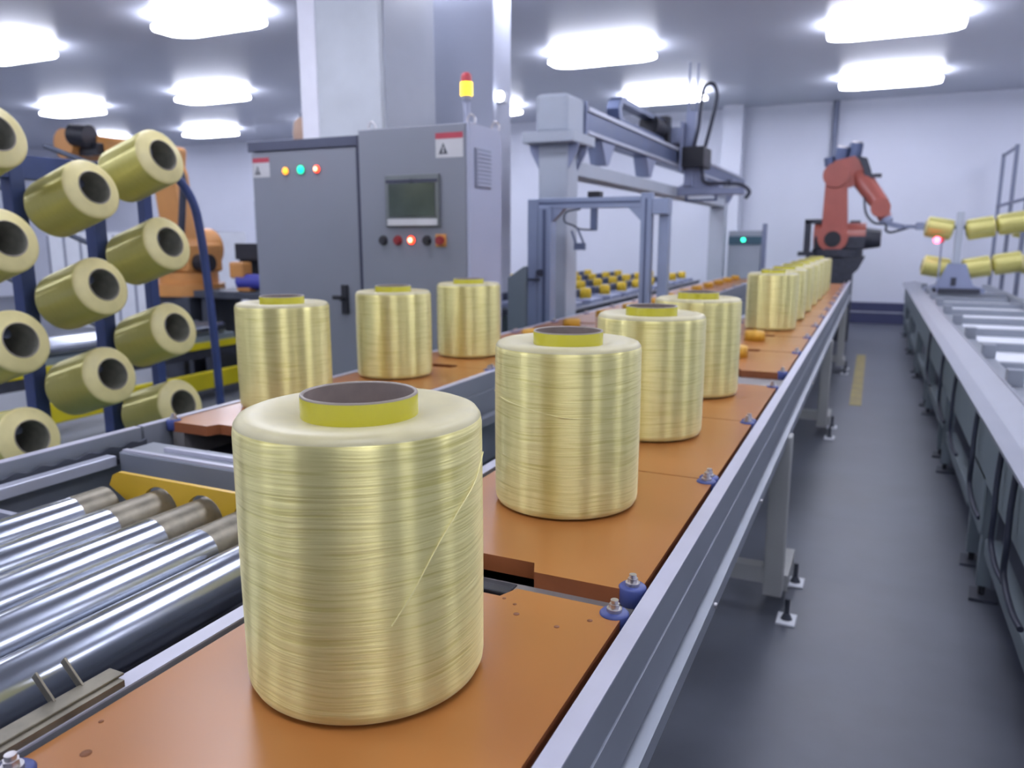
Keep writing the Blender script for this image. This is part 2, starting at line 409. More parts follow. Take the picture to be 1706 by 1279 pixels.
# roller transfer between the two conveyors
rb = thing('roller_transfer', 'bed of long shiny steel rollers with yellow end plate between the two conveyors', 'roller bed', (-1.3, .2, 0))
conveyor_rail(rb, 'side_rail', -1.937, -1, -.8, 1.525)
gd = MB()
top = [(-.8 + i*(1.52+.8)/300, .876 + .004*math.sin((-.8 + i*(1.52+.8)/300)*2*PI/.066)) for i in range(301)]
gd.prism([(-.8, .83)] + top + [(1.52, .83)], 'x', -1.893, -1.882)
obj('wavy_guide', gd, 'dark_steel', rb)
obj('inner_rail', MB().box(-1.868, -1.832, -.8, 1.38, .838, .868), 'alu', rb, .003)
obj('groove_shade', MB().box(-1.905, -1.868, -.8, 1.52, .83, .845), 'black', rb)  # black strip standing for the shade down in the groove
RX = [-1.66, -1.517, -1.373, -1.23, -1.085]
for i, x in enumerate(RX):
    r = obj('roller', MB().cyl((x, -.75, .803), (x, 1.10 if i else 1.12, .803), .052, 40), 'steel', rb)
    e = MB().cyl((x, 1.10 if i else 1.12, .803), (x, 1.21 if i == 0 else 1.30, .803), .0515, 40)
    obj('worn_end', e, 'steel_dull', r, label='dull worn end of the roller')
# yellow plate with arched openings
def yellow_plate():
    mb = MB(); y0, y1 = 1.245, 1.257
    xs = RX[1:]
    poly = [(-1.69, .845), (-1.675, .872), (-1.655, .882), (-.865, .882), (-.865, .72)]
    for x in reversed(xs):
        poly.append((x+.060, .72)); 
        for k in range(13):
            a = PI*k/12; poly.append((x+.060*math.cos(a), .803+.060*math.sin(a)))
        poly.append((x-.060, .72))
    poly += [(-1.592, .72), (-1.592, .79), (-1.66, .828)]
    mb.prism(poly, 'y', y0, y1)
    return mb
obj('end_plate', yellow_plate(), 'yellow', rb, .003, label='yellow end plate with arched roller openings')
cb = obj('cross_beam', MB().box(-1.83, -.86, 1.385, 1.50, .78, .878), 'alu_dark', rb, .004)
obj('top_strip', MB().box(-1.82, -.865, 1.39, 1.405, .878, .884).box(-1.72, -.865, 1.44, 1.452, .878, .888), 'strip', cb)
obj('cross_beam', MB().box(-1.83, -1.715, .975, .995, .80, .83).box(-1.83, -1.715, 1.03, 1.045, .80, .83), 'alu', rb)
obj('frame_beam', MB().box(-1.832, -1.775, -.75, 1.385, .60, .68), 'alu_dark', rb)
obj('base_plate', MB().box(-1.735, -.87, -.75, 1.385, .60, .62), 'machine', rb)
for x in (-1.78, -.91):
    for y in (-.6, 1.43):
        obj('leg', MB().box(x-.03, x+.03, y-.03, y+.03, 0, .70 if x < -1 else .78), 'leg_grey', rb)
dm = thing('drive_motor', 'dark drive motor with shiny bolts beside the rollers at the left edge', 'motor', (-1.72, .7, .62))
obj('motor_body', MB().cyl((-1.770, .2, .735), (-1.770, .8, .735), .045, 24), 'machine', dm)
obj('gear_box', MB().box(-1.825, -1.72, .66, .90, .73, .78), 'machine', dm, .006)
bl = MB()
for (x, y) in ((-1.81, .68), (-1.735, .70), (-1.80, .84), (-1.735, .86), (-1.77, .76)):
    bl.cyl((x, y, .780), (x, y, .797), .008, 10)
obj('motor_bolts', bl, 'bolt', dm)

# sensor bracket on the near end of the inner rail
sb = thing('sensor_bracket', 'worn steel bracket strip with two upright prongs at the near left corner', 'bracket', (-.81, .5, Z))
obj('strip', MB().box(-.832, -.806, .30, .588, Z+.0115, Z+.0145), 'steel_dull', sb, .001)
obj('base_strip', MB().box(-.83, -.796, .33, .58, Z+.0028, Z+.0115), 'steel_dull', sb)
for (y) in (.512, .548):
    obj('prong', MB().bar((-.830, y, Z+.010), (-.860, y, Z+.040), .012, .003, up=(0, 1, 0)), 'steel_dull', sb, .001)

# ------------------------------------------------------------------ pallet boards
HW, HL, TH = .2445, .312, .030
def notch_poly():
    c = .022
    return [(-HW+c, -HL), (-.082, -HL), (-.066, -HL+.034), (.052, -HL+.034), (.066, -HL), (HW-c, -HL), (HW, -HL+c),
            (HW, HL-c), (HW-c, HL), (.066, HL), (.052, HL-.034), (-.066, HL-.034), (-.082, HL), (-HW+c, HL), (-HW, HL-c), (-HW, -HL+c)]
def pallet(peg, label, group):
    t = thing('pallet_board', label, 'pallet', (0, 0, 0), group)
    mb = MB(); P = notch_poly()
    mb.prism(P, 'z', -TH, 0, 1, 0)
    obj('board', mb, ['pallet', 'pallet_edge'], t, local=True)
    for sx in (-1, 1):
        for sy in (-1, 1):
            x = sx*(HW-.014); y = sy*(HL-.014)
            w = obj('guide_roller', MB().lathe([(.0001, .003), (.019, .003), (.022, 0), (.022, -.026), (.019, -.030), (.0001, -.030)], 28, o=(x, y, .001)), 'blue_roll', t, local=True, label='blue corner guide roller')
            obj('bolt', MB().cyl((x, y, .004), (x, y, .009), .0115, 20).cyl((x, y, .009), (x, y, .016), .0085, 6).cyl((x, y, .016), (x, y, .022), .006, 12), 'bolt', w, local=True)
    if peg:
        obj('locating_peg', MB().lathe([(.0001, .052), (.046, .052), (.053, .046), (.055, .0005), (.0001, .0005)], 32, o=(-.018, .072, 0)), 'peg', t, local=True, label='yellow locating peg')
    return t
p0 = pallet(False, 'orange pallet board under the largest front bobbin', 'pallet boards on the right conveyor')
sp = MB()
for (x, y, r) in ((.10, .235, .0045), (.085, .262, .003), (.168, .225, .004), (.062, .273, .003), (-.19, -.245, .006), (-.175, -.285, .004), (-.225, -.20, .003), (.205, .262, .004)):
    sp.lathe([(.0001, .0006), (r, .0006), (r*1.05, 0)], 10, o=(x, y, 0))
CX = -.5385
p0.location = (CX, .722, Z)
p_nopeg = pallet(False, 'orange pallet board under the second bobbin, behind the open gap', 'pallet boards on the right conveyor')
p_nopeg.location = (CX, 1.414, Z)
obj('scratch_marks', sp, 'spot', p0, local=True)
dup(p_nopeg, (CX, 2.042, Z), None, 'orange pallet board under the third bobbin of the right row')
dup(p_nopeg, (CX, 2.670, Z), None, 'orange pallet board under the fourth bobbin of the right row')
p_peg = pallet(True, 'empty orange pallet board with yellow peg just behind the fourth bobbin', 'pallet boards on the right conveyor')
p_peg.location = (CX, 3.613, Z)
dup(p_peg, (CX, 4.252, Z), None, 'empty orange pallet board with yellow peg just before the far bobbin group')
ordn = ['first', 'second', 'third', 'fourth', 'fifth', 'sixth', 'seventh']
for k in range(7):
    dup(p_nopeg, (CX, 4.890+.636*k, Z), None, 'orange pallet board under the %s bobbin of the far group' % ordn[k])
dup(p_peg, (CX, 4.890+.636*7, Z), None, 'empty orange pallet board directly beyond the far bobbin group')
dup(p_peg, (CX, 4.890+.636*8, Z), None, 'last orange pallet board at the far end of the right conveyor')
LX = -1.668
for k in range(15):
    y = 1.932+.626*k
    names = {0: 'brownish pallet board at the near end of the left conveyor under its first bobbin', 1: 'brownish pallet board under the middle bobbin of the left conveyor', 2: 'brownish pallet board under the third bobbin of the left conveyor'}
    lab = names.get(k)
    if lab is None:
        lab = 'empty brownish pallet board with yellow peg, number %d of the empty ones along the left conveyor' % (k-2)
        lab = 'empty brownish pallet board with yellow peg, %s beyond the left conveyor bobbins' % (['first', 'second', 'third', 'fourth', 'fifth', 'sixth', 'seventh', 'eighth', 'ninth', 'tenth', 'eleventh', 'last'][k-3])
    q = dup(p_nopeg if k < 3 else p_peg, (LX, y, Z), None, lab, 'pallet boards on the left conveyor')

# ------------------------------------------------------------------ bobbins
def bobbin(label, group, R=.15, wrapped=False, name='yarn_bobbin'):
    t = thing(name, label, 'bobbin', (0, 0, 0), group)
    if not wrapped:
        pr = [(.0715, .012), (R-.014, .004), (R-.005, .006), (R-.001, .014), (R, .022), (R+.0008, .17), (R, .322), (R-.0015, .331), (R-.006, .3375), (R-.014, .3405), (R-.03, .341), (R-.05, .339), (.0715, .333)]
        mi = [1, 0, 0, 0, 0, 0, 0, 1, 1, 1, 1, 1]
        obj('yarn_package', MB().lathe(pr, 128, mi), ['yarn', 'yarn_face'], t, local=True)
        tp = [(.0665, .001), (.0715, 0), (.0715, .3585), (.0708, .3605), (.0700, .361), (.0675, .3605), (.0665, .359), (.0665, .001)]
        tm = [1, 0, 2, 2, 2, 2, 1]
    else:
        pr = [(.0715, .012), (R-.03, .006), (R-.012, .012), (R-.002, .028), (R, .045), (R, .286), (R-.0015, .294), (R-.005, .299), (R-.012, .303), (R-.025, .307), (.0715, .317)]
        mi = [1, 0, 0, 0, 0, 0, 1, 1, 1, 1]
        obj('yarn_package', MB().lathe(pr, 96, mi), ['yarn_rack', 'yarn_rack_face'], t, local=True)
        tp = [(.0660, .001), (.0715, 0), (.0715, .318), (.0700, .3205), (.0675, .3205), (.0660, .318), (.0660, .001)]
        tm = [1, 0, 2, 2, 2, 1]
    obj('tube', MB().lathe(tp, 96, tm), ['tube_out', 'tube_in_rack' if wrapped else 'tube_in', 'tube_rim'], t, local=True)
    return t
G1 = 'yarn bobbins in the right row'
b1 = bobbin('largest pale yellow yarn bobbin in the foreground with a loose diagonal thread', G1)
b1.location = (-.560, .759, Z); 
b2 = dup(b1, (-.558, 1.472, Z), (0, 0, 1.1), 'pale yellow yarn bobbin directly behind the largest front bobbin, second in the right row')
b3 = dup(b1, (-.555, 2.119, Z), (0, 0, 2.3), 'third yellow yarn bobbin of the right row, between the second and fourth')
b4 = dup(b1, (-.555, 2.755, Z), (0, 0, 3.9), 'fourth yellow yarn bobbin of the right row, last before the empty boards')
fl = ['nearest yarn bobbin of the far tight group on the right conveyor', 'second yarn bobbin of the far tight group on the right conveyor', 'third yarn bobbin of the far tight group on the right conveyor',
      'fourth yarn bobbin of the far tight group on the right conveyor', 'fifth yarn bobbin of the far tight group on the right conveyor', 'second to last yarn bobbin of the far tight group', 'last yarn bobbin of the far tight group, closest to the red robot']
for k in range(7):
    dup(b1, (-.551, 4.948+.636*k, Z), (0, 0, .7*k+.4), fl[k], 'yarn bobbins in the far group')
G2 = 'yarn bobbins on the left conveyor'
l1 = dup(b1, (-1.752, 1.975, Z), (0, 0, .5), 'yarn bobbin on the left conveyor nearest the blue rack, partly behind the largest bobbin', G2)
l2 = dup(b1, (-1.738, 2.605, Z), (0, 0, 1.7), 'middle of the three yarn bobbins standing in front of the grey cabinet', G2)
l3 = dup(b1, (-1.722, 3.215, Z), (0, 0, 4.1), 'rightmost and farthest of the three yarn bobbins in front of the grey cabinet', G2)
# loose thread on the two front bobbins (azimuth measured in the bobbin's own space)
def on_surface(pts, r):
    return [(r*math.cos(a), r*math.sin(a), z) for a, z in pts]
def camaz(b): return math.atan2(-b.location.y, -b.location.x) - b.rotation_euler.z
a0 = camaz(b1)
obj('loose_thread', MB().tube(on_surface([(a0+.17+.0, .125), (a0+.34, .160), (a0+.55, .205), (a0+.80, .240), (a0+1.05, .262), (a0+1.35, .285)], .1516), .0007, 6), 'thread', b1, local=True, label='loose diagonal thread')
a1 = camaz(b2)
obj('loose_thread', MB().tube(on_surface([(a1-1.5, .235), (a1-1.0, .232), (a1-.6, .225), (a1-.1, .212), (a1+.3, .208)], .1516), .0007, 6), 'thread', b2, local=True, label='loose thread round the package')
q = [Vector(p) for p in on_surface([(a1-1.5, .235), (a1-1.62, .225), (a1-1.66, .21), (a1-1.62, .20)], .158)]
obj('label_sticker', MB().prism([(a, b) for a, b in ((-.030, .250), (.004, .250), (.004, .330), (-.030, .330))], 'y', .0600, .0612), 'paper', b1, local=True, label='white paper label inside the tube')

# ------------------------------------------------------------------ blue creel rack
TILT = math.radians(17)
AX = Vector((math.cos(TILT), 0, math.sin(TILT)))
cols = {'left': (1.885, [1.836, 1.450, 1.062, .674]), 'middle': (2.268, [1.660, 1.256, .868]), 'right': (2.632, [1.824, 1.434, 1.034, .662])}
rack = thing('creel_rack', 'blue steel creel rack holding tilted yarn bobbins on pegs at the left', 'rack', (-3.29, 2.4, 0))
XP = -3.36
for yp in (1.80, 2.168, 2.54):
    obj('post', MB().box(XP-.035, XP+.035, yp-.032, yp+.032, .10, 1.80), 'blue_rack', rack, .004)
obj('post', MB().box(XP-.025, XP+.025, 2.80, 2.85, .10, 1.76), 'blue_rack', rack, .004)
obj('top_beam', MB().box(XP-.03, XP+.03, 1.72, 2.50, 1.70, 1.80).box(XP-.025, XP+.025, 2.50, 2.85, 1.72, 1.78), 'blue_rack', rack, .004)
obj('base_frame', MB().box(XP-.35, XP+.35, 1.75, 1.83, .10, .17).box(XP-.35, XP+.35, 2.80, 2.88, .10, .17).box(XP-.04, XP+.04, 1.83, 2.80, .10, .17), 'blue_rack', rack, .004)
for (x, y) in ((XP-.3, 1.79), (XP+.3, 1.79), (XP-.3, 2.84), (XP+.3, 2.84)):
    obj('castor', MB().cyl((x-.02, y, .05), (x+.02, y, .05), .05, 20), 'black', rack)
obj('hoop_handle', MB().tube([(XP+.02, 2.84, 1.76), (-3.30, 2.94, 1.785), (-3.28, 3.05, 1.66), (-3.28, 3.10, 1.45), (-3.28, 3.135, 1.0), (-3.28, 3.15, .56), (-3.28, 3.15, .20), (-3.30, 2.86, .135)], .022, 12), 'blue_rack', rack)
def rackbob(label, g): return bobbin(label, g, R=.128, wrapped=True)
rb0 = None
G3 = 'yarn bobbins on the blue rack'
lowname = {'left': ['topmost bobbin in the left column of the blue rack, cut by the photo edge', 'second bobbin from the top in the left column of the blue rack', 'third bobbin from the top in the left column of the blue rack', 'lowest bobbin in the left column of the blue rack above the conveyor edge'],
           'middle': ['topmost bobbin in the middle column of the blue rack', 'middle bobbin in the middle column of the blue rack', 'lowest bobbin in the middle column of the blue rack'],
           'right': ['topmost and highest bobbin in the right column of the blue rack', 'second bobbin from the top in the right column of the blue rack', 'third bobbin from the top in the right column of the blue rack', 'lowest bobbin in the right column of the blue rack, half hidden by the conveyor rail']}
for cn, (y, zs) in cols.items():
    for i, z in enumerate(zs):
        F = Vector((-2.98, y, z)); base = F - AX*.320
        rot = (0, PI/2-TILT, 0)
        if rb0 is None:
            rb0 = rackbob(lowname[cn][i], G3); rb0.location = base; rb0.rotation_euler = rot
        else:
            dup(rb0, base, rot, lowname[cn][i], G3)
        # peg: the tube hangs on it
        up = Vector((-math.sin(TILT), 0, math.cos(TILT)))
        ax = base + up*.046
        t0 = (XP-ax.x)/AX.x
        A = ax + AX*t0
        obj('peg', MB().cyl(A, ax+AX*.24, .020, 14), 'rod', rack)
        # empty peg on the far side of the post
        B = Vector((XP, y-.05 if cn != 'right' else y-.06, A.z+.03))
        obj('peg', MB().cyl(B, B+Vector((-math.cos(TILT)*.36, 0, math.sin(TILT)*.36)), .013, 12), 'rod', rack)
        # stub bracket from post to peg root
        yp = {'left': 1.80, 'middle': 2.168, 'right': 2.54}[cn]
        obj('peg_bracket', MB().box(XP-.02, XP+.02, min(yp, y)-.02, max(yp, y)+.02, A.z-.03, A.z+.03), 'rod', rack)

# ------------------------------------------------------------------ control cabinet
CY = 3.95
cab = thing('control_cabinet', 'tall grey two-door electrical control cabinet with lit push buttons behind the bobbins', 'cabinet', (-2.9, 4.2, 0))
obj('body', MB().box(-3.70, -2.865, CY+.03, 4.40, .08, 2.05).box(-2.865, -2.10, CY+.03, 4.36, .08, 2.085), 'cab_side', cab, .004)
obj('plinth', MB().box(-3.68, -2.12, CY+.06, 4.34, 0, .08), 'cab_dark', cab)
obj('recess_band', MB().box(-3.715, -2.862, CY-.005, CY+.03, 1.995, 2.055), 'cab_dark', cab, .003, label='dark band for the shaded recess over the left door')  # shade of the recess above the door, put in as a dark band
dl = obj('door', MB().box(-3.69, -2.872, CY, CY+.03, .10, 1.988), 'cab', cab, .005)
dr = obj('door', MB().box(-2.845, -2.118, CY-.012, CY+.03, .10, 2.082), 'cab', cab, .005)
obj('door_seal', MB().box(-2.870, -2.848, CY-.004, CY+.03, .10, 2.055), 'seal', cab)
obj('corner_post', MB().box(-2.116, -2.095, CY-.012, CY+.03, .08, 2.085), 'cab_side', cab, .003)
obj('handle', MB().box(-3.01, -2.965, CY-.022, CY, .985, 1.165).cyl((-2.99, CY-.022, 1.08), (-2.99, CY-.05, 1.08), .014, 12).box(-3.055, -2.985, CY-.055, CY-.040, 1.075, 1.100), 'black', dl, .004)
obj('hinge', MB().cyl((-2.86, CY-.012, 1.06), (-2.86, CY-.012, 1.075), .016, 12), 'white_plate', cab)
def pilot(x, z, m, core=None, r=.022, par=dl, y=CY):
    b = obj('pilot_lamp', MB().cyl((x, y-.004, z), (x, y, z), r*1.35, 20), 'screen_frame', par)
    obj('lens', MB().lathe([(.0001, .016), (r*.6, .014), (r, .004), (r, 0)], 20), m, b, local=True)
    b2 = b.children[0]; b2.rotation_euler = (PI/2, 0, 0); b2.location = Vector((x, y-.004, z))-ORG[par.name]
    if core:
        c = obj('lens', MB().lathe([(.0001, .006), (r*.5, .003), (r*.55, 0)], 16), core, b, local=True)
        c.rotation_euler = (PI/2, 0, 0); c.location = Vector((x, y-.018, z))-ORG[par.name]
pilot(-3.415, 1.868, 'l_orange'); pilot(-3.293, 1.872, 'l_green', None, .025); pilot(-3.168, 1.871, 'l_red', 'l_redcore')
def warn(par, x0, x1, z0, z1, y):
    p = obj('warning_label', MB().box(x0, x1, y-.0015, y, z0, z1), 'label_white', par)
    h = (z1-z0)
    obj('red_header', MB().box(x0, x1, y-.0025, y-.0015, z1-h*.24, z1), 'label_red', p)
    xm = x0+(x1-x0)*.28; w = (x1-x0)*.17
    tri = MB().prism([(xm-w, z0+h*.14), (xm+w, z0+h*.14), (xm, z0+h*.60)], 'y', y-.0024, y-.0015)
    obj('triangle_sign', tri, 'label_black', p)
    ti = obj('bolt_sign', MB().prism([(xm-w*.15, z0+h*.20), (xm+w*.15, z0+h*.20), (xm+w*.1, z0+h*.45), (xm-w*.1, z0+h*.45)], 'y', y-.0030, y-.0024), 'label_white', p)
warn(dl, -3.682, -3.545, 1.835, 1.955, CY); warn(dr, -2.312, -2.135, 1.900, 2.035, CY-.012)
# touch panel
hp = obj('touch_panel', MB().box(-2.655, -2.285, CY-.030, CY-.012, 1.515, 1.815), 'screen_frame', dr, .006)
obj('screen', MB().box(-2.628, -2.312, CY-.034, CY-.029, 1.575, 1.765), 'screen', hp, .002)
obj('panel_gasket', MB().box(-2.645, -2.295, CY-.032, CY-.029, 1.768, 1.785), 'seal', hp)
obj('logo_strip', MB().box(-2.640, -2.30, CY-.032, CY-.029, 1.525, 1.562), 'label_white', hp)
for x, m in ((-2.685, 'btn_black'), (-2.582, 'btn_red'), (-2.381, 'btn_black')):
    b = obj('push_button', MB().cyl((x, CY-.016, 1.438), (x, CY-.012, 1.438), .030, 20).cyl((x, CY-.034, 1.438), (x, CY-.016, 1.438), .022, 20), m, dr)
pilot(-2.487, 1.440, 'l_red', 'l_redcore', .024, dr, CY-.012)
ep = obj('emergency_stop', MB().box(-2.322, -2.250, CY-.018, CY-.012, 1.402, 1.474), 'btn_plate', dr, .004)
obj('stop_knob', MB().cyl((-2.286, CY-.040, 1.438), (-2.286, CY-.018, 1.438), .026, 20), 'btn_red', ep)
vf = obj('vent_grille', MB().box(-2.10, -2.090, 4.005, 4.205, 1.735, 1.955), 'vent', cab, .004)
vs_ = MB()
for k in range(9): vs_.bar((-2.0875, 4.015, 1.752+k*.0225), (-2.0875, 4.195, 1.752+k*.0225), .006, .012)
obj('louvre_slats', vs_, 'cab_side', vf)
for x, y in ((-2.80, 4.02), (-2.125, 4.02), (-2.125, 4.33)):
    z = 2.085
    obj('lifting_eye', MB().tube([(x-.022, y, z), (x-.024, y, z+.028), (x, y, z+.052), (x+.024, y, z+.028), (x+.022, y, z)], .006, 8), 'bolt', cab)
tw = thing('signal_tower', 'small signal light with lit amber segment and red dome on top of the cabinet', 'signal light', (-2.17, 4.05, 2.085))
obj('stem', MB().cyl((-2.17, 4.05, 2.085), (-2.17, 4.05, 2.215), .014, 14, .022), 'cab_side', tw)
obj('base_segment', MB().cyl((-2.17, 4.05, 2.215), (-2.17, 4.05, 2.245), .028, 20), 'vent', tw)
obj('amber_segment', MB().cyl((-2.17, 4.05, 2.245), (-2.17, 4.05, 2.315), .034, 24), 'l_amber', tw, label='lit amber lamp segment')
obj('red_segment', MB().lathe([(.031, 0), (.031, .032), (.026, .046), (.012, .054), (.0001, .056)], 24, o=(-2.17, 4.05, 2.315)), 'dome_red', tw, label='red lamp dome')

# horn and emergency lamp on the columns
hn = thing('alarm_horn', 'tan drum shaped alarm horn at the left side of the marbled column', 'horn', (-4.17, 4.95, 2.26))
obj('drum', MB().lathe([(.0001, -.17), (.05, -.165), (.085, -.13), (.095, -.03), (.08, .05), (.045, .085), (.0001, .09)], 28, o=(-4.17, 5.07, 2.30)), 'tan', hn)
obj('cap', MB().cyl((-4.17, 5.07, 2.385), (-4.17, 5.07, 2.42), .04, 20), 'vent', hn)
obj('bracket', MB().box(-4.17, -4.125, 5.05, 5.09, 2.26, 2.30), 'vent', hn)
el = thing('emergency_lamp', 'small very bright lamp beside the right edge of the rear column', 'lamp', (-3.06, 6.3, 2.6))
obj('housing', MB().box(-3.06, -2.99, 6.24, 6.34, 2.60, 2.69), 'lamp_body', el, .006)
lz = obj('lens', MB().lathe([(.0001, .04), (.03, .032), (.042, .010), (.042, 0)], 20), 'bright', el, local=True)
lz.location = Vector((-3.02, 6.24, 2.645))-Vector((-3.06, 6.3, 2.6)); lz.rotation_euler = (PI/2, 0, 0)

# ------------------------------------------------------------------ loading gantry
GX = -2.10
gy0, gy1 = 5.30, 11.60
gan = thing('gantry_loader', 'grey overhead gantry loader with dark beam, carriage and gripper above the left conveyor', 'gantry', (GX, 8.4, 0))
def gcolumn(y, w=.11):
    c = obj('column', MB().box(GX-w, GX+w, y-w, y+w, .02, 2.10), 'gantry_white', gan, .01)
    obj('foot_flange', MB().box(GX-.2, GX+.2, y-.2, y+.2, 0, .02), 'gantry_white', gan)
    obj('capital_plate', MB().box(GX-.19, GX+.19, y-.22, y+.24, 2.10, 2.17), 'gantry_white', gan, .006)
    for yy in (y-.10, y+.08):
        for sg in (-1, 1):
            obj('flare_rib', MB().prism([(GX+sg*w, 2.10), (GX+sg*.185, 2.10), (GX+sg*.175, 2.05), (GX+sg*w, 1.93)], 'y', yy, yy+.02), 'gantry_mid', c)
gcolumn(gy0); gcolumn(gy1)
obj('capital_block', MB().box(GX-.12, GX+.12, gy0-.15, gy0+.20, 2.17, 2.43), 'gantry_white', gan, .03, 3)
obj('capital_block', MB().box(GX-.12, GX+.12, gy1-.15, gy1+.20, 2.17, 2.30), 'gantry_white', gan, .02)
gb = obj('main_beam', MB().box(GX-.02, GX+.12, gy0+.20, gy1+1.5, 2.19, 2.40), 'gantry_dark', gan, .006)
obj('guide_rail', MB().box(GX+.12, GX+.135, gy0+.25, gy1+1.5, 2.36, 2.39).box(GX+.12, GX+.135, gy0+.25, gy1+1.5, 2.20, 2.225), 'alu', gb)
obj('beam_end_plate', MB().box(GX-.03, GX+.14, gy0+.19, gy0+.21, 2.17, 2.42), 'gantry_mid', gan)
obj('top_tray', MB().box(GX-.10, GX+.02, gy0+.25, gy1+1.4, 2.40, 2.425), 'gantry_mid', gan)
# brackets under the beam
for y in (6.05, 7.35, 9.9, 11.0):
    obj('beam_bracket', MB().prism([(y-.13, 2.19), (y+.20, 2.19), (y+.05, 2.02), (y-.02, 2.02)], 'x', GX-.015, GX+.115), 'gantry_mid', gan)
obj('lower_beam', MB().box(GX-.10, GX+.10, gy0+.125, gy1-.125, 1.895, 2.00), 'gantry_white', gan, .006)
# energy chain loop
obj('energy_chain', MB().prism([(8.3, 2.43), (6.75, 2.43), (6.68, 2.48), (6.66, 2.55), (6.70, 2.62), (6.78, 2.66), (8.3, 2.66), (8.3, 2.61), (6.80, 2.61), (6.74, 2.55), (6.80, 2.48), (8.3, 2.48)], 'x', GX-.10, GX+.01), 'gantry_dark', gan)
CYR = 8.60
car = obj('carriage', MB().box(GX+.138, GX+.165, CYR-.20, CYR+.20, 2.15, 2.66).box(GX-.12, GX+.138, CYR-.22, CYR+.20, 2.43, 2.60), 'gantry_mid', gan, .008)
mo = obj('gearbox', MB().box(GX-.14, GX+.05, CYR-.34, CYR-.22, 2.43, 2.70), 'black', car, .006)
obj('motor', MB().cyl((GX-.05, CYR-.75, 2.57), (GX-.05, CYR-.23, 2.57), .10, 18), 'black', car)
obj('clamp_block', MB().box(GX+.06+.105, GX+.40, CYR-.20, CYR+.20, 2.19, 2.40), 'black', car, .012)
obj('lift_axis', MB().box(GX+.167, GX+.27, CYR-.07, CYR+.07, 2.0, 2.78), 'gantry_mid', car, .006)
for rx, rt in ((.155, 3.30), (.245, 3.28)): obj('lift_rod', MB().cyl((GX+rx, CYR+.09, 2.4), (GX+rx, CYR+.09, rt), .012, 10), 'gantry_mid', car)
obj('cable_loop', MB().tube([(GX+.27, CYR-.1, 2.40), (GX+.31, CYR-.1, 2.60), (GX+.31, CYR+.0, 2.88), (GX+.34, CYR, 3.02), (GX+.42, CYR, 3.04), (GX+.47, CYR, 2.92), (GX+.43, CYR, 2.68), (GX+.38, CYR, 2.46), (GX+.36, CYR, 2.38)], .020, 10), 'cable', car)
gr = obj('gripper_bar', MB().box(GX-.30, GX+.80, CYR-.06, CYR+.06, 1.905, 1.975).prism([(GX+.05, 1.975), (GX+.15, 2.02), (GX+.20, 2.10), (GX+.20, 2.21), (GX+.34, 2.21), (GX+.34, 2.10), (GX+.40, 2.02), (GX+.55, 1.975)], 'y', CYR-.05, CYR+.05), 'gantry_mid', gan, .012)
obj('gripper_hose', MB().tube([(GX+.36, CYR-.07, 2.35), (GX+.37, CYR-.08, 2.12), (GX+.42, CYR-.08, 2.03), (GX+.60, CYR-.08, 2.02), (GX+.78, CYR-.08, 2.0), (GX+.86, CYR-.07, 1.93), (GX+.82, CYR-.07, 1.86)], .020, 10), 'cable', gr)
obj('lower_bar', MB().box(GX+.18, GX+.52, CYR-.02, CYR+.02, 1.845, 1.865).box(GX+.18, GX+.20, CYR-.02, CYR+.02, 1.86, 1.91).box(GX+.50, GX+.52, CYR-.02, CYR+.02, 1.86, 1.91), 'gantry_dark', gr)

# ------------------------------------------------------------------ aluminium portal over the left conveyor
pf = thing('portal_frame', 'aluminium profile portal frame straddling the left conveyor with hanging camera', 'frame', (-1.7, 5.0, 0))
PY = 4.93
obj('post', MB().box(-2.16, -2.085, PY-.04, PY+.04, 0, 1.71), 'frame_alu', pf, .004)
ps = obj('post', MB().box(-2.080, -1.985, PY-.05, PY+.05, 0, 1.66), 'frame_alu', pf, .004)
obj('post_slot', MB().box(-2.045, -2.020, PY-.053, PY-.049, .02, 1.64), 'frame_slot', ps)
obj('post', MB().box(-1.375, -1.305, PY-.035, PY+.035, 0, 1.735), 'frame_alu', pf, .004)
obj('post', MB().box(-1.270, -1.205, PY+.02, PY+.09, 0, 1.70), 'frame_alu', pf, .004)
for x in (-1.345, -1.335): pass
obj('post_slot', MB().box(-1.347, -1.333, PY-.038, PY-.034, .02, 1.70), 'frame_slot', pf)
tb = obj('top_beam', MB().box(-2.085, -1.375, PY-.035, PY+.035, 1.645, 1.715), 'frame_alu', pf, .004)
obj('beam_slot', MB().box(-2.08, -1.38, PY-.038, PY-.034, 1.674, 1.688), 'frame_slot', tb)
for sg, gx in ((1, -1.985), (-1, -1.375)): obj('gusset', MB().prism([(gx, 1.645), (gx+sg*.085, 1.645), (gx, 1.56)], 'y', PY-.03, PY+.03), 'frame_alu', pf)
obj('corner_plate', MB().box(-1.305, -1.20, PY-.03, PY+.08, 1.60, 1.70), 'frame_alu', pf, .004)
obj('sensor_head', MB().box(-1.735, -1.650, PY-.04, PY+.04, 1.715, 1.752), 'black', pf, .006)
obj('hanging_bracket', MB().box(-1.715, -1.675, PY-.03, PY+.01, 1.50, 1.645), 'frame_slot', pf, .003)
cm = obj('camera_bracket', MB().bar((-1.84, PY-.04, 1.50), (-1.80, PY-.04, 1.395), .014, .012).bar((-1.80, PY-.04, 1.52), (-1.755, PY-.04, 1.42), .010, .012).box(-1.815, -1.745, PY-.06, PY-.02, 1.375, 1.42), 'frame_slot', pf)
obj('camera_cable', MB().tube([(-1.78, PY-.04, 1.64), (-1.88, PY-.04, 1.62), (-1.89, PY-.04, 1.56), (-1.83, PY-.04, 1.535), (-1.78, PY-.04, 1.51), (-1.69, PY-.04, 1.505)], .006, 8), 'cable', pf)
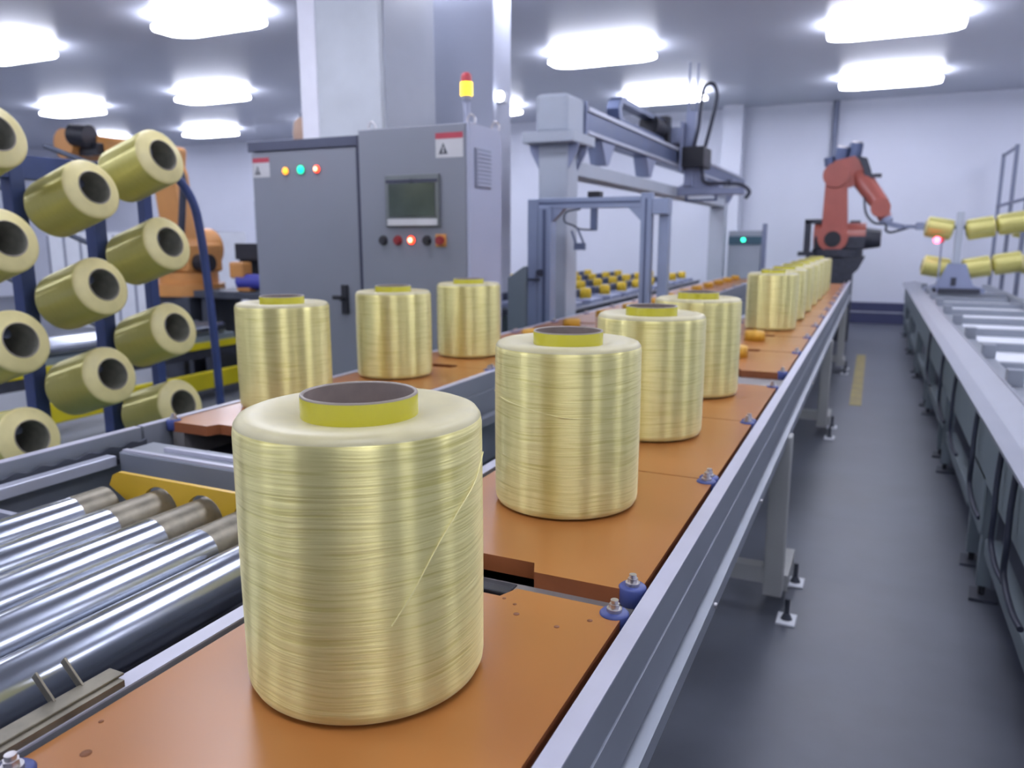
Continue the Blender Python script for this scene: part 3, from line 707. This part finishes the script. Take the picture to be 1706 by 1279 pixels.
obj('cover_box', MB().prism([(-2.30, 0), (-2.30, 1.18), (-2.18, 1.26), (-2.162, 1.26), (-2.162, 0)], 'y', PY-.06, PY+.10), 'teal_grey', pf, .004)
obj('clamp_lever', MB().cyl((-2.06, PY-.05, 1.22), (-2.06, PY-.075, 1.22), .022, 14).box(-2.14, -2.06, PY-.075, PY-.06, 1.165, 1.18), 'cable', pf)

# ------------------------------------------------------------------ table of peg carriers behind the left conveyor
tbx = thing('carrier_table', 'dark sided long table holding rows of small yellow pegs beyond the left conveyor', 'table', (-3.3, 8.5, 0))
obj('top', MB().box(-4.70, -2.26, 5.95, 11.25, .80, .855), 'machine', tbx)
obj('edge_strip', MB().box(-2.26, -2.245, 5.95, 11.25, .855, .875), 'alu', tbx)
for x in (-4.6, -2.36):
    for y in (6.1, 8.6, 11.1): obj('leg', MB().box(x-.04, x+.04, y-.04, y+.04, 0, .80), 'machine', tbx)
def carrier(label, g):
    t = thing('peg_carrier', label, 'peg carrier', (0, 0, 0), g)
    obj('block', MB().box(-.12, .12, -.17, .17, 0, .05), 'gantry_mid', t, .008, local=True)
    obj('peg', MB().lathe([(.0001, .14), (.045, .14), (.052, .132), (.055, .05), (.0001, .05)], 20), 'peg_far', t, local=True)
    obj('side_clip', MB().box(-.115, -.075, -.10, .10, .05, .12), 'gantry_dark', t, local=True)
    return t
ca0 = None
rown = ['nearest row beside the dark table edge', 'second row from the dark table edge', 'third row from the dark table edge', 'fourth row from the dark table edge', 'rear row farthest from the conveyor']
for r in range(5):
    for k in range(9):
        x = -2.42-.46*r; y = 6.25+.57*k
        lab = 'small yellow peg on a grey carrier in the ' + rown[r]; g = 'yellow pegs, ' + rown[r]
        if ca0 is None:
            ca0 = carrier(lab, g); ca0.location = (x, y, .855)
        else: dup(ca0, (x, y, .855), None, lab, g)

# ------------------------------------------------------------------ far control box
bx = thing('control_box', 'grey machine box with dark panel and green light left of the red robot', 'control box', (-1.65, 11.9, 0))
obj('stand', MB().box(-1.80, -1.50, 11.85, 12.05, 0, .86), 'gantry_white', bx)
obj('housing', MB().box(-1.98, -1.50, 11.80, 12.10, .86, 1.56), 'gantry_white', bx, .01)
obj('side_post', MB().box(-1.50, -1.44, 11.78, 11.85, .2, 1.66), 'gantry_mid', bx)
dp = obj('display_panel', MB().box(-1.97, -1.50, 11.78, 11.80, 1.36, 1.48), mat('display_teal', '#4a6878', .4, noise=.05), bx, .004)
obj('indicator', MB().cyl((-1.76, 11.775, 1.43), (-1.76, 11.78, 1.43), .028, 16), 'green_led', dp, label='green indicator light')

# ------------------------------------------------------------------ red robot
RY = 12.2
rr = thing('robot_arm', 'red industrial robot arm on a dark pedestal at the far end of the aisle', 'robot', (-.52, RY, 0))
obj('pedestal', MB().prism([(-.60, 0), (-.60, .75), (-.62, 1.02), (-.88, 1.10), (-.90, 1.20), (-.12, 1.20), (-.20, 1.02), (-.27, .95), (-.27, 0)], 'y', RY-.28, RY+.3), 'machine', rr, .01)
obj('pedestal_frame', MB().box(-1.02, -.80, RY-.2, RY+.2, 1.20, 1.26).box(-.95, -.88, RY-.15, RY+.15, 1.20, 1.70).box(-.95, -.62, RY-.15, RY+.15, 1.66, 1.72), 'machine', rr)
obj('cable_clamp', MB().box(-.36, -.22, RY+.05, RY+.15, 1.66, 1.70), 'machine', rr)
bs = obj('base', MB().cyl((-.5, RY, 1.20), (-.5, RY, 1.30), .34, 32).box(-.80, -.14, RY-.22, RY+.2, 1.30, 1.48), 'machine', rr, .015)
sh = obj('shoulder', MB().cyl((-.82, RY-.02, 1.48), (-.14, RY-.02, 1.48), .185, 32).cyl((-.56, RY-.30, 1.46), (-.56, RY+.1, 1.46), .20, 32), 'red_robot', rr, .01)
obj('shoulder_motor', MB().cyl((-.14, RY-.02, 1.45), (.06, RY-.02, 1.45), .15, 24, .12), 'machine', sh)
obj('shoulder_cap', MB().cyl((-.56, RY-.315, 1.44), (-.56, RY-.30, 1.44), .11, 24), 'black', sh)
la = obj('lower_arm', MB().prism([(-.72, 1.50), (-.71, 2.22), (-.66, 2.34), (-.56, 2.38), (-.46, 2.32), (-.42, 2.15), (-.37, 1.50)], 'y', RY-.22, RY-.02), 'red_robot', rr, .03, 3)
elb = obj('elbow', MB().cyl((-.58, RY-.26, 2.32), (-.58, RY+.20, 2.32), .17, 28).prism([(-.70, 2.34), (-.62, 2.52), (-.36, 2.58), (-.24, 2.46), (-.20, 2.24), (-.40, 2.16), (-.62, 2.18)], 'y', RY-.12, RY+.18), 'red_robot', rr, .02, 2)
obj('elbow_motor', MB().cyl((-.56, RY+.03, 2.44), (-.52, RY+.03, 2.70), .10, 20).cyl((-.38, RY+.03, 2.50), (-.35, RY+.03, 2.76), .09, 20).cyl((-.68, RY, 2.46), (-.70, RY, 2.58), .07, 18), 'gantry_dark', elb)
obj('motor_cap', MB().cyl((-.52, RY+.03, 2.70), (-.516, RY+.03, 2.725), .085, 20), 'bolt', elb)
obj('motor_cap', MB().cyl((-.35, RY+.03, 2.76), (-.347, RY+.03, 2.785), .075, 20), 'bolt', elb)
obj('elbow_cover', MB().prism([(-.33, 2.58), (-.20, 2.54), (-.14, 2.38), (-.10, 2.24), (-.20, 2.22), (-.24, 2.40)], 'y', RY-.16, RY-.06).box(-.16, .0, RY-.14, RY-.05, 2.28, 2.33), 'machine', elb, .01)
fa = obj('forearm', MB().cyl((-.30, RY+.02, 2.34), (.02, RY-.25, 1.90), .145, 28, .115), 'red_robot', rr)
wr = obj('wrist', MB().cyl((.02, RY-.40, 1.86), (.02, RY-.10, 1.86), .125, 28).cyl((.02, RY-.25, 1.86), (.09, RY-.27, 1.72), .10, 24, .085), 'red_robot', rr, .008)
obj('wrist_flange', MB().cyl((.09, RY-.27, 1.72), (.115, RY-.28, 1.665), .085, 24), 'gantry_mid', wr)
gp = obj('gripper', MB().bar((.10, RY-.28, 1.66), (.32, RY-.36, 1.60), .10, .07).bar((.30, RY-.36, 1.61), (.58, RY-.50, 1.60), .05, .05).box(.46, .56, RY-.56, RY-.40, 1.56, 1.66), 'gantry_mid', rr, .008)
obj('cable', MB().tube([(-.17, RY-.14, 2.20), (-.19, RY-.2, 1.98), (-.15, RY-.24, 1.78), (-.04, RY-.28, 1.66), (.10, RY-.32, 1.64), (.11, RY-.33, 1.56), (.17, RY-.34, 1.53), (.28, RY-.36, 1.56), (.40, RY-.42, 1.60)], .016, 8), 'cable', rr)

# ------------------------------------------------------------------ right conveyor
rc = thing('roller_conveyor', 'grey creel conveyor along the right side of the aisle with bright tray edge', 'conveyor', (1.0, 6, 0))
ZR = .77
tr = obj('tray_edge', MB().prism([(.425, ZR), (.425, ZR-.012), (.60, ZR-.02), (.60, ZR+.030), (.590, ZR+.030), (.585, ZR+.024), (.486, ZR+.001)], 'y', -1.0, 13.6), 'tray', rc)
sd = obj('side_rail', MB().box(.47, .52, -1.0, 13.6, .50, ZR-.012), 'teal_grey', rc)
obj('inner_rail', MB().box(.602, .668, -1.0, 13.6, .66, ZR+.01), 'alu_dark', rc, .003)
obj('side_rail', MB().box(1.50, 1.58, -1.0, 13.6, .60, ZR), 'alu_dark', rc, .003)
obj('bay_floor', MB().box(.668, 1.50, -1.0, 13.6, .60, .69), 'white_plate', rc)
for k in range(10):
    y = 3.3+k*.95
    obj('cross_bar', MB().box(.668, 1.50, y-.035, y+.035, .69, .745), 'alu_dark', rc, .003)
    obj('cross_bar', MB().box(.668, 1.50, y+.12, y+.15, .69, .715), 'alu', rc)
    obj('upright', MB().box(.60, .668, y-.12, y-.05, ZR+.01, ZR+.085), 'alu_dark', rc, .003)
for y in (1.5, 3.5, 5.42, 7.2, 9.1, 11.0, 12.9):
    for dy in (0, .38):
        obj('leg', MB().box(.482, .532, y+dy-.025, y+dy+.025, .05, .50), 'teal_grey', rc, .003)
        fp = obj('foot_plate', MB().prism([(.455, y+dy-.07), (.56, y+dy-.07), (.575, y+dy+.05), (.47, y+dy+.06)], 'z', 0, .012), 'dark_steel', rc)
        obj('levelling_screw', MB().cyl((.507, y+dy, .012), (.507, y+dy, .055), .013, 12), 'black', fp)
        obj('leg', MB().box(1.50, 1.55, y+dy-.025, y+dy+.025, 0, .60), 'teal_grey', rc)
    obj('lower_beam', MB().box(.49, .545, y-1.35, y-.06, .20, .27), 'teal_grey', rc, .004)
    obj('leg_cover', MB().box(.470, .486, y-.03, y+.42, .27, .52), 'teal_grey', rc, .02)
cabs = []
for i, (y, d) in enumerate(((1.9, .12), (2.75, .10), (3.05, .06), (3.75, .1), (4.75, .08), (5.6, .12), (6.9, .1))):
    c = MB().tube([(.455, y, .757), (.448, y-.01, .62), (.447, y-.03, .50), (.450, y-.02, .40), (.458, y-d-.05, .345), (.468, y-d-.16, .335)], .010, 8)
    obj('hanging_cable', c, 'cable', rc)

# ------------------------------------------------------------------ right creel stands with bobbins
def creel(label, x, y, z0):
    t = thing('creel_stand', label, 'creel', (x, y, z0))
    obj('base', MB().prism([(x-.33, z0), (x+.33, z0), (x+.33, z0+.05), (x+.20, z0+.09), (x+.10, z0+.36), (x-.10, z0+.36), (x-.20, z0+.09), (x-.33, z0+.05)], 'y', y-.14, y+.14), 'gantry_mid', t, .008)
    obj('base_opening', MB().box(x-.05, x+.01, y-.155, y-.14, z0+.09, z0+.19), 'machine', t)
    obj('skid', MB().box(x-.27, x+.27, y-.20, y-.15, z0, z0+.055), 'machine', t)
    obj('post', MB().box(x-.04, x+.04, y-.05, y+.05, z0+.36, 1.78), 'gantry_white', t, .005)
    for z in (1.08, 1.56):
        for s in (-1, 1):
            obj('peg', MB().cyl((x+s*.03, y, z+.02), (x+s*(.03+.66*math.cos(TILT*.6) if s > 0 else .36), y, z+.02+(.66 if s > 0 else .36)*math.sin(TILT*.6)), .02, 12), 'rod', t)
    return t
CRX, CRY = .93, 11.2
creel('grey A-shaped creel stand on the right conveyor beside the red robot', CRX, CRY, ZR+.0125)
obj('cross_bar', MB().box(.668, 1.50, CRY-.16, CRY+.16, .69, ZR+.012), 'alu_dark', rc)
creel('second creel stand beyond the fence at the right edge of the photo', 2.12, 13.0, 0.0)
def rbob(x, y, z, s, lab, off=.07):
    a = TILT*.6
    d = Vector((s*math.cos(a), 0, math.sin(a)))
    base = Vector((x, y, z-.025)) + d*off
    dup(rb0, base, (0, s*(PI/2-a), 0), lab, 'yarn bobbins on the right creel')
rbob(CRX, CRY, 1.56, -1, 'upper left bobbin on the right creel stand, nearest the red robot gripper')
rbob(CRX, CRY, 1.56, 1, 'upper right bobbin on the right creel stand, beside its post')
rbob(CRX, CRY, 1.56, 1, 'outer upper bobbin on the right creel stand, toward the fence', .40)
rbob(CRX, CRY, 1.08, -1, 'lower left bobbin on the right creel stand, below the red light')
rbob(CRX, CRY, 1.08, 1, 'lower right bobbin on the right creel stand, beside its post')
rbob(CRX, CRY, 1.08, 1, 'outer lower bobbin on the right creel stand, toward the fence', .40)
rbob(2.12, 13.0, 1.56, -1, 'upper bobbin on the second creel stand beyond the fence')
rbob(2.12, 13.0, 1.08, -1, 'lower bobbin on the second creel stand beyond the fence')
ls = thing('sensor_light', 'small glowing red sensor light between the two bobbin rows of the right creel', 'sensor', (.70, 11.0, 0))
obj('sensor_post', MB().cyl((.735, 10.98, ZR-.05), (.735, 10.98, 1.45), .010, 10), 'gantry_mid', ls)
obj('sensor_body', MB().box(.66, .76, 10.95, 11.02, 1.40, 1.46), 'dome_red', ls, .006)
slz = obj('sensor_lens', MB().lathe([(.0001, .03), (.025, .024), (.040, 0)], 16), 'red_led', ls, local=True)
slz.location = Vector((.68, 10.95, 1.43))-Vector((.70, 11.0, 0)); slz.rotation_euler = (PI/2, 0, 0)

# fence at the far right
fx = 1.70
fe = thing('safety_fence', 'thin grey safety fence beyond the right conveyor', 'fence', (fx, 12.8, 0))
for y in (11.9, 13.2, 14.5):
    obj('post', MB().box(fx-.025, fx+.025, y-.025, y+.025, 0, 2.75 if y > 12 else 1.98), 'pipe_grey', fe)
obj('rail', MB().box(fx-.015, fx+.015, 11.9, 14.5, 1.93, 1.97), 'pipe_grey', fe)
obj('rail', MB().box(fx-.015, fx+.015, 13.2, 14.5, 2.70, 2.74), 'pipe_grey', fe)
obj('rail', MB().box(fx-.015, fx+.015, 11.9, 14.5, .30, .34), 'pipe_grey', fe)

# ------------------------------------------------------------------ background left: orange robot, roller line, bench
RO = Vector((-6.62, 6.05, 0))
orb = thing('robot_arm', 'orange palletizing robot arm seen through the blue rack at the left', 'robot', RO)
obj('pedestal', MB().box(RO.x-.30, RO.x+.30, RO.y-.30, RO.y+.30, 0, .86), 'dark_steel', orb, .01)
obj('base', MB().cyl(RO+Vector((0, 0, .86)), RO+Vector((0, 0, .98)), .36, 28).cyl(RO+Vector((0, 0, .98)), RO+Vector((0, 0, 1.10)), .30, 28), 'org_robot', orb)
obj('shoulder', MB().box(RO.x-.22, RO.x+.26, RO.y-.24, RO.y+.24, 1.10, 1.40).cyl((RO.x-.0, RO.y-.30, 1.34), (RO.x+.0, RO.y+.30, 1.34), .22, 26), 'org_robot', orb, .03, 3)
obj('motor', MB().cyl((RO.x+.05, RO.y-.44, 1.34), (RO.x+.05, RO.y-.30, 1.34), .10, 20), 'black', orb)
obj('motor', MB().cyl((RO.x+.26, RO.y-.1, 1.2), (RO.x+.42, RO.y-.1, 1.2), .09, 20), 'black', orb)
obj('lower_arm', MB().prism([(RO.x-.10, 1.35), (RO.x-.20, 2.15), (RO.x-.10, 2.30), (RO.x+.04, 2.28), (RO.x+.12, 2.10), (RO.x+.20, 1.35)], 'y', RO.y-.20, RO.y-.02), 'org_robot', orb, .04, 3)
obj('forearm', MB().bar((RO.x+.05, RO.y-.02, 2.26), (RO.x-1.15, RO.y-.32, 2.44), .20, .22), 'org_robot', orb, .04, 3)
w_ = obj('wrist', MB().cyl((RO.x-1.12, RO.y-.48, 2.42), (RO.x-1.12, RO.y-.12, 2.42), .15, 24), 'org_robot', orb)
obj('wrist_motor', MB().cyl((RO.x-.78, RO.y-.42, 2.48), (RO.x-.98, RO.y-.46, 2.50), .11, 20).box(RO.x-1.0, RO.x-.72, RO.y-.40, RO.y-.14, 2.30, 2.42), 'black', w_, .01)
obj('hose', MB().tube([(RO.x+.06, RO.y-.25, 2.22), (RO.x+.20, RO.y-.25, 2.18), (RO.x+.29, RO.y-.25, 2.02), (RO.x+.26, RO.y-.25, 1.78), (RO.x+.20, RO.y-.25, 1.45)], .035, 10), 'cable', orb)
ln = thing('roller_line', 'low roller line with yellow stripe and long silver tubes behind the blue rack', 'conveyor', (-5.85, 4, 0))
obj('frame', MB().box(-6.12, -5.58, .4, 5.6, .40, .56), 'teal_grey', ln)
obj('yellow_rail', MB().box(-5.58, -5.55, .4, 5.6, .445, .505), 'yellow_guard', ln)
obj('dark_skirt', MB().box(-5.60, -5.56, .4, 5.6, .36, .44), 'machine', ln)
for x in (-5.64, -5.80, -5.96):
    obj('roller', MB().cyl((x, .5, .615), (x, 5.5, .615), .055, 24), 'steel', ln)
for y in (.6, 3, 5.4):
    for x in (-5.64, -6.06): obj('leg', MB().box(x-.03, x+.03, y-.03, y+.03, 0, .40), 'dark_steel', ln)
gd_ = thing('guard_rail', 'bright yellow floor guard rail running behind the blue rack', 'guard rail', (-5.5, 4, 0))
obj('rail', MB().box(-5.50, -5.44, .2, 8.0, .09, .25), 'yellow_guard', gd_, .01)
for y in (.5, 2.5, 4.5, 6.5): obj('post', MB().box(-5.50, -5.44, y-.04, y+.04, 0, .09), 'yellow_guard', gd_)
be = thing('equipment_bench', 'dark grey bench with black hood left of the cabinet', 'bench', (-5.3, 5.7, 0))
obj('bench_top', MB().box(-6.25, -4.85, 5.75, 6.35, .86, .93) , 'dark_steel', be, .006)
for x in (-6.18, -4.92):
    obj('leg', MB().box(x-.04, x+.04, 5.82, 6.30, 0, .86), 'dark_steel', be)
obj('hood', MB().box(-5.85, -5.15, 5.95, 6.30, 1.24, 1.40).box(-5.19, -5.15, 6.0, 6.25, .93, 1.24).box(-5.85, -5.81, 6.0, 6.25, .93, 1.24), 'black', be)
om = thing('bench_motor', 'small orange and blue motor unit on the dark bench beside the cabinet', 'motor', (-5.6, 5.9, .93))
obj('orange_housing', MB().box(-5.80, -5.62, 5.80, 5.94, 1.06, 1.22).box(-5.74, -5.56, 5.82, 5.92, .93, 1.0), 'org_robot', om, .02)
obj('blue_body', MB().cyl((-5.72, 5.86, 1.03), (-5.42, 5.88, 1.03), .075, 22), 'blue_motor', om)
gs = thing('guard_screen', 'pale grey guard panel with dark post just left of the cabinet', 'screen', (-5.6, 6.9, 0))
obj('panel', MB().box(-6.45, -5.45, 6.90, 6.92, .1, 1.86), 'screen_panel', gs)
obj('post', MB().box(-5.45, -5.40, 6.88, 6.94, 0, 1.86), 'dark_steel', gs)
# pale enclosure panels further back
pe = thing('machine_enclosure', 'pale panelled machine enclosure far behind the blue rack', 'enclosure', (-11, 9, 0))
obj('body', MB().box(-12.6, -9.2, 8.6, 9.6, 0, 1.55), 'white_plate', pe)
sm = MB()
for k in range(9): sm.box(-12.6+.4*k, -12.56+.4*k, 8.585, 8.60, .05, 1.5)
obj('panel_seams', sm, 'vent', pe)

# ------------------------------------------------------------------ camera
f_px, W_, H_ = 1281., 1706., 1279.
vpx, vpy = 1460., 397.
a = (vpx-W_/2)/f_px; b = -(vpy-H_/2)/f_px
t_ = math.atan(b); psi = math.atan2(a, math.cos(t_)+b*math.sin(t_))
hd = Vector((-math.sin(psi), math.cos(psi), 0)); R_ = Vector((math.cos(psi), math.sin(psi), 0))
F_ = hd*math.cos(t_)+Vector((0, 0, -math.sin(t_))); U_ = R_.cross(F_)
cd = bpy.data.cameras.new('camera'); cam = bpy.data.objects.new('camera', cd); COL.objects.link(cam)
mw = Matrix((R_, U_, -F_)).transposed().to_4x4(); mw.translation = (0, 0, 1.45)
cam.matrix_world = mw
cd.sensor_width = 36; cd.sensor_fit = 'HORIZONTAL'; cd.lens = f_px/W_*36
cd.clip_start = .05; cd.clip_end = 100
cd.dof.use_dof = True; cd.dof.focus_distance = 1.1; cd.dof.aperture_fstop = 4.5
scene.camera = cam

# ------------------------------------------------------------------ world and view
w = bpy.data.worlds.new('world'); scene.world = w; w.use_nodes = True
w.node_tree.nodes['Background'].inputs[0].default_value = (.6, .65, .8, 1)
w.node_tree.nodes['Background'].inputs[1].default_value = .05
vs = scene.view_settings
vs.view_transform = 'Standard'; vs.look = 'None'; vs.gamma = 1; vs.use_curve_mapping = False
vs.exposure = 1.3
